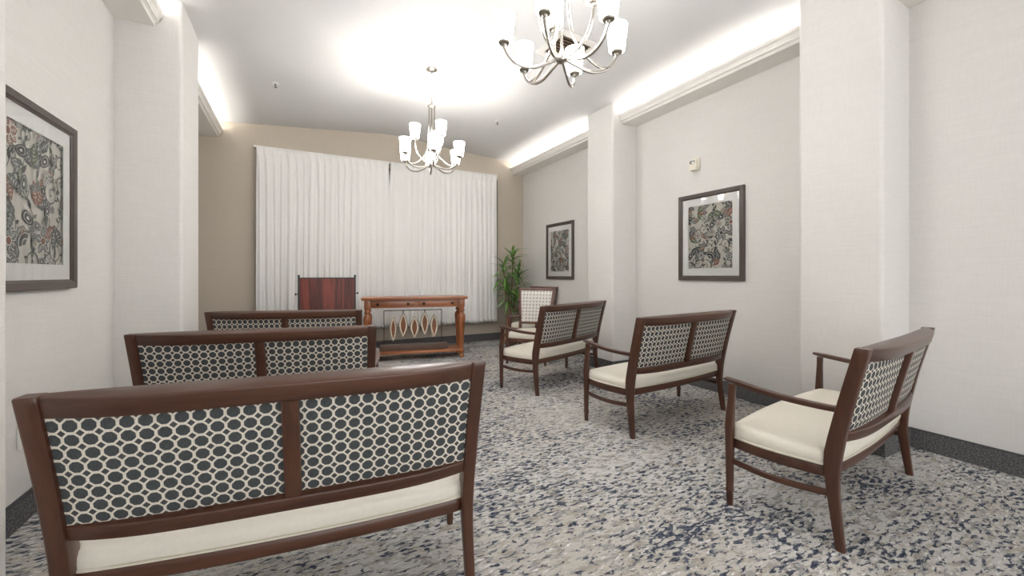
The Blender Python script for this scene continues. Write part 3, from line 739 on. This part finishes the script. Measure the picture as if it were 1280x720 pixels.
# ================================================================== framed prints
def motif_print(seed, W, H):
    rnd = random.Random(seed); g = G(); lay = [0]; FL = []
    # materials: 0 sheet 1 slate 2 charcoal 3 rust 4 green 5 cream
    def poly(pts, mi):
        lay[0] += 1; y = -.0004-lay[0]*.0000045; i = len(g.v)
        for a, b in pts: g.v.append(Vector((max(-W/2-.02, min(W/2+.02, a)), y, max(-H/2-.02, min(H/2+.02, b)))))
        g.face([i+k for k in range(len(pts))], None, mi)
    def leaf(x, y, a, L, w_, mi, vein=True):
        pts = [(L*u, w_*sin(pi*u**.8)*(1+.14*sin(u*22))) for u in [k/10 for k in range(11)]]+[(L*u, -w_*sin(pi*u**.8)*(1+.14*sin(u*22))) for u in [k/10 for k in range(9, 0, -1)]]
        tr = lambda p: (x+p[0]*cos(a)-p[1]*sin(a), y+p[0]*sin(a)+p[1]*cos(a))
        poly([tr(p) for p in pts], mi)
        if vein:
            poly([tr(p) for p in ((0, .0012), (L*.9, 0), (0, -.0012))], 5)
            for u in (.3, .45, .6, .75):
                for s in (1, -1): poly([tr(p) for p in ((L*u-.004, 0), (L*u+.06*L, s*w_*.75*sin(pi*u**.8)), (L*u+.001, 0))], 5)
    def blossom(x, y, r, n, m_out, m_in, m_c):
        ph = rnd.uniform(0, 6)
        for k in range(n):
            a = ph+2*pi*k/n
            leaf(x+r*.16*cos(a), y+r*.16*sin(a), a, r*.92, r*.36, 5, False)
            leaf(x+r*.18*cos(a), y+r*.18*sin(a), a, r*.82, r*.29, m_out, r > .03)
        for k, mi in ((.30, 5), (.24, m_c)): poly([(x+r*k*cos(2*pi*q/14), y+r*k*sin(2*pi*q/14)) for q in range(14)], mi)
    def strip(pts, w0, w1, mi):
        n = len(pts)
        for i in range(n-1):
            a, b = pts[i], pts[i+1]; dx, dy = b[0]-a[0], b[1]-a[1]; l = math.hypot(dx, dy) or 1; nx_, ny_ = -dy/l, dx/l
            wa = w0+(w1-w0)*i/n; wb_ = w0+(w1-w0)*(i+1)/n
            poly([(a[0]+nx_*wa, a[1]+ny_*wa), (b[0]+nx_*wb_, b[1]+ny_*wb_), (b[0]-nx_*wb_, b[1]-ny_*wb_), (a[0]-nx_*wa, a[1]-ny_*wa)], mi)
    def scroll(x, y, r, a0, s, mi):
        pts = []
        for k in range(26):
            t = k/25; rad = r*(1-.85*t); a = a0+s*t*8.2; pts.append((x+rad*cos(a), y+rad*sin(a)))
        strip(pts, .0042, .0022, mi)
        poly([(pts[-1][0]+.007*cos(q*pi/5), pts[-1][1]+.007*sin(q*pi/5)) for q in range(10)], mi)
        for k in (3, 7, 11, 15): leaf(pts[k][0], pts[k][1], a0+s*k/25*8.2+s*.5, r*.42, r*.10, mi, False)
    def fan(x, y, r, a):
        for k, mi in ((1, 1), (.80, 5), (.74, 2), (.42, 5), (.36, 1)):
            pts = [(x, y)]
            for q in range(25):
                t = a-1.15+2.3*q/24; pts.append((x+r*k*(1+.05*abs(sin(5*t)))*cos(t), y+r*k*(1+.05*abs(sin(5*t)))*sin(t)))
            poly(pts, mi)
    def paisley(x, y, r, a, mi):
        for k, m2 in ((1, mi), (.74, 5), (.66, mi), (.24, 5)):
            poly([(x+r*k*(cos(t)*(.62)*cos(a)-(sin(t)+.25*cos(t)**2)*sin(a)), y+r*k*(cos(t)*.62*sin(a)+(sin(t)+.25*cos(t)**2)*cos(a))) for t in [2*pi*q/28 for q in range(28)]], m2)
    i = len(g.v); W2, H2 = W/2+.02, H/2+.02
    g.v += [Vector((-W2, 0, -H2)), Vector((W2, 0, -H2)), Vector((W2, 0, H2)), Vector((-W2, 0, H2))]; g.face((i, i+1, i+2, i+3), None, 0)
    put = []
    def spot(r):
        for _ in range(60):
            x, y = rnd.uniform(-W/2, W/2), rnd.uniform(-H/2, H/2)
            if all(math.hypot(x-a, y-b) > (r+c)*.80 for a, b, c in put): put.append((x, y, r)); return x, y
        return None
    # winding stems
    for k in range(4):
        x = -W/2+W*(k+.5)/4; pts = []; p0 = rnd.uniform(0, 6)
        for q in range(50):
            y = -H/2+H*q/49; pts.append((x+.05*sin(y*9+p0)+.02*sin(y*23+p0), y))
        strip(pts, .0035, .0025, rnd.choice([1, 2, 4]))
        for q in range(2, 48, 3): leaf(pts[q][0], pts[q][1], rnd.uniform(.2, 2.9), rnd.uniform(.03, .07), rnd.uniform(.008, .016), rnd.choice([1, 1, 2, 4]), False)
    for n, r, f in ((3, .080, 'f'), (6, .085, 'l'), (5, .070, 's'), (2, .06, 'n'), (5, .050, 'p'), (8, .050, 'l'), (7, .042, 'f'), (9, .042, 's'), (6, .034, 'p'), (20, .034, 'l'), (16, .024, 'f'), (40, .024, 'l')):
        for _ in range(n):
            sp_ = spot(r)
            if not sp_: continue
            x, y = sp_; a = rnd.uniform(0, 6.28)
            if f == 'f': blossom(x, y, r, rnd.choice([5, 6, 7, 8]), rnd.choice([1, 1, 2, 1, 3]), 5, rnd.choice([3, 3, 2, 4]))
            elif f == 's': scroll(x, y, r, a, rnd.choice([-1, 1]), rnd.choice([1, 2, 1]))
            elif f == 'n': fan(x, y-r*.4, r*1.2, pi/2+rnd.uniform(-.8, .8))
            elif f == 'p': paisley(x, y, r, a, rnd.choice([1, 2]))
            else:
                for q in range(3): leaf(x, y, a+(q-1)*.8, r*1.5, r*.36, rnd.choice([1, 2, 4, 1, 3]))
    return g
def picture(y0, y1, z0, z1, side, seed, label):
    """side +1: hangs on the right wall facing -x, -1: on the left wall facing +x. Built facing -y, then turned"""
    W, H = y1-y0, z1-z0
    root = thing('framed_print', label, 'framed print', (XR-.001 if side > 0 else XL+.001, (y0+y1)/2, z0), -pi/2 if side > 0 else pi/2, 'framed botanical prints')
    # local: x across, -y into the room, z up
    fw_, dp = .052, .032; mid = H/2
    prof = [(0, 0), (0, -dp*.8), (.006, -dp), (fw_-.014, -dp*.92), (fw_-.006, -dp*.70), (fw_, -dp*.62), (fw_, 0)]
    g = G(); cr = [(-W/2, 0), (W/2, 0), (W/2, H), (-W/2, H)]; dd = [(1, 1), (-1, 1), (-1, -1), (1, -1)]
    for i in range(4):
        for a, b in prof: g.v.append(Vector((cr[i][0]+dd[i][0]*a, b, cr[i][1]+dd[i][1]*a)))
    n = len(prof)
    for i in range(4):
        j = (i+1) % 4
        for k in range(n): g.face((i*n+k, j*n+k, j*n+(k+1) % n, i*n+(k+1) % n))
    obj('frame', g, M['frame'], root, smooth=0)
    aw, ah = .52, .675   # opening of the mat
    g = G(); y_ = -.014; az = mid+.0
    o_ = [(-W/2+fw_-.004, fw_-.004), (W/2-fw_+.004, fw_-.004), (W/2-fw_+.004, H-fw_+.004), (-W/2+fw_-.004, H-fw_+.004)]
    i_ = [(-aw/2, az-ah/2), (aw/2, az-ah/2), (aw/2, az+ah/2), (-aw/2, az+ah/2)]
    for L, yy in ((o_, y_), (i_, y_), ([(x-math.copysign(.002, x)*-1, z) for x, z in i_], y_+.003)):
        for x, z in L: g.v.append(Vector((x, yy, z)))
    for a in (0, 4):
        for k in range(4): g.face((a+k, a+(k+1) % 4, a+4+(k+1) % 4, a+4+k))
    obj('mat_board', g, M['mat'], root, smooth=0)
    obj('botanical_print', motif_print(seed, aw, ah), [M['sheet'], M['ink_dark'], M['ink_black'], M['ink_rust'], M['ink_green'], M['ink_light']], root, loc=(0, -.0024, az), smooth=0, recalc=False)
    g = G(); g.v = [Vector((x, -.0185, z)) for x, z in o_]; g.face((0, 1, 2, 3)); obj('glass', g, M['glass'], root, smooth=0, recalc=False)
    return root
picture(2.508, 3.282, 1.155, 2.093, 1, 11, 'dark framed botanical print below the small cream wall device')
picture(5.297, 6.085, 1.138, 2.076, 1, 23, 'dark framed botanical print on the wall above the armchairs near the plant')
picture(2.625, 3.400, 1.139, 2.084, -1, 37, 'dark framed botanical print on the wall above the outlet, opposite the other prints')

# ================================================================== small fixtures
dv = thing('wall_alarm', 'small cream plastic alarm box with chrome top on the wall above a print', 'wall alarm', (XR-.001, 3.06, 2.345), -pi/2)
obj('back_plate', G().box((.0, -.012, .068), (.095, .024, .135)), M['device'], dv, bevel=.005)
obj('housing', G().box((-.010, -.040, .062), (.080, .034, .112)), M['device'], dv, bevel=.006)
obj('strobe', G().box((-.010, -.060, .092), (.060, .012, .036)), M['steel'], dv, bevel=.005)
ol = thing('wall_outlet', 'white duplex outlet plate low on the wall behind a settee', 'outlet', (XL+.001, 2.90, .37), pi/2)
obj('plate', G().box((0, -.004, .06), (.075, .008, .118)), M['outlet'], ol, bevel=.002)
for z in (.035, .085):
    s_ = obj('socket', G().lathe([(.017, 0), (.017, .0025), (.001, .0025)], 16), M['outlet'], ol, loc=(0, -.008, z), rot=(pi/2, 0, 0))
    obj('slot', G().box((-.006, .004, .0027), (.0025, .009, .001)).box((.006, .004, .0027), (.0025, .009, .001)), M['slot'], s_)
def sprinkler(x, y, lb):
    a = math.atan(SLOPE)*(1 if x < RIDGE_X else -1)
    r = thing('sprinkler_head', lb, 'sprinkler', (x, y, ceil_z(x)), 0, 'ceiling sprinklers'); r.rotation_euler = (0, -a, 0)
    obj('escutcheon', G().lathe([(.001, 0), (.042, 0), (.042, -.004), (.030, -.010), (.020, -.011), (.001, -.011)], 24), M['outlet'], r)
    obj('head', G().lathe([(.009, -.011), (.009, -.026), (.004, -.028), (.004, -.044), (.017, -.045), (.017, -.048), (.001, -.048)], 14), M['steel'], r)
sprinkler(-.218, 5.418, 'small white ceiling sprinkler on the lectern side of the ridge')
sprinkler(2.557, 5.351, 'small white ceiling sprinkler near the light cove above the armchairs')
vt = thing('ceiling_vent', 'square white ceiling vent with brown louvers beside the chandelier', 'vent', (2.357, 3.345, ceil_z(2.357)-.001)); vt.rotation_euler = (0, math.atan(SLOPE), 0)
g = G(); W, I = .228, .165
for r_, z in ((W, 0), (W, -.010), (I+.01, -.016), (I, -.012), (I, 0)): 
    for a, b in ((-1, -1), (1, -1), (1, 1), (-1, 1)): g.v.append(Vector((a*r_, b*r_, z)))
for i in range(4):
    for k in range(4): g.face((i*4+k, i*4+(k+1) % 4, i*4+4+(k+1) % 4, i*4+4+k))
obj('flange', g, M['trim'], vt, smooth=0)
obj('duct', G().box((0, 0, -.001), (2*I, 2*I, .001)), M['ventbox'], vt)
for k in range(8): obj('louver', G().box((0, -I+.02+k*.0415, -.008), (2*I-.004, .030, .003), Matrix.Rotation(R(24), 3, 'X')), M['louver'], vt)

# ================================================================== potted dracaena
pl = thing('potted_plant', 'tall green dracaena in a woven basket in the corner beside the curtain', 'plant', (3.36, 6.53, 0))
prof = [(.001, 0), (.125, 0), (.14, .02), (.150, .07), (.158, .13), (.162, .19), (.163, .25), (.170, .27), (.160, .275), (.150, .25), (.001, .245)]
obj('basket', G().lathe(prof, 28, uvs=28), M['basket'], pl, smooth=50)
obj('soil', G().lathe([(.001, .262), (.08, .258), (.149, .25), (.149, .246), (.001, .246)], 20), M['soil'], pl)
rnd = random.Random(4)
def leaf_mesh(L, wd, droop):
    g = G(); n = 9
    for i in range(n+1):
        u = i/n; wv = wd*max(.02, sin(pi*min(1, u*.93+.05))**.7*(1-.45*u)); th = droop*u**1.5
        x = L*(u-.12*droop*u*u); z = L*(.10*u-.42*droop*u*u)
        for s in (-1, 0, 1): g.v.append(Vector((x, s*wv, z+(.25*wv*abs(s)))))
    for i in range(n):
        for s in (0, 1):
            a = i*3+s; g.face((a, a+1, a+4, a+3), [(s*.5, i/n), (s*.5+.5, i/n), (s*.5+.5, (i+1)/n), (s*.5, (i+1)/n)])
    return g.mesh('leaf', M['leaf'], smooth=180, recalc=False)
LM = [leaf_mesh(.32, .034, .5), leaf_mesh(.36, .035, .9), leaf_mesh(.30, .034, 1.2), leaf_mesh(.27, .030, .2), leaf_mesh(.34, .036, 1.5)]
heads = [((.03, .00), (.05, -.03), 1.60, 44, .40), ((-.05, .03), (-.13, -.02), 1.40, 40, .40), ((.04, -.05), (.14, -.05), 1.26, 38, .38), ((-.02, -.04), (-.08, -.08), 1.04, 36, .36), ((.0, .05), (.08, -.08), .86, 30, .30)]
for (bx, by), (tx, ty), zt, nl, span in heads:
    cp = curve3([(bx, by, .24), (bx*1.2, by, .5*zt), (tx, ty, zt-.05), (tx, ty, zt)], 14)
    obj('cane', G().tube(cp, lambda i: .014-.0004*i, 8), M['cane'], pl)
    for k in range(nl):
        t_ = k/nl; az = k*2.399+rnd.uniform(-.25, .25); pitch = R(-64+84*(1-t_)+rnd.uniform(-12, 12)); z = zt-span*(1-t_)
        dx = (tx-bx)*.0
        o = link('leaf', LM[rnd.randrange(5)], pl, loc=(tx+.012*cos(az), ty+.012*sin(az), z), rot=(rnd.uniform(-.2, .2), pitch+R(6), az)); s_ = rnd.uniform(.72, 1.02)*(1-.32*max(0, sin(az))); o.scale = (s_, s_, s_)
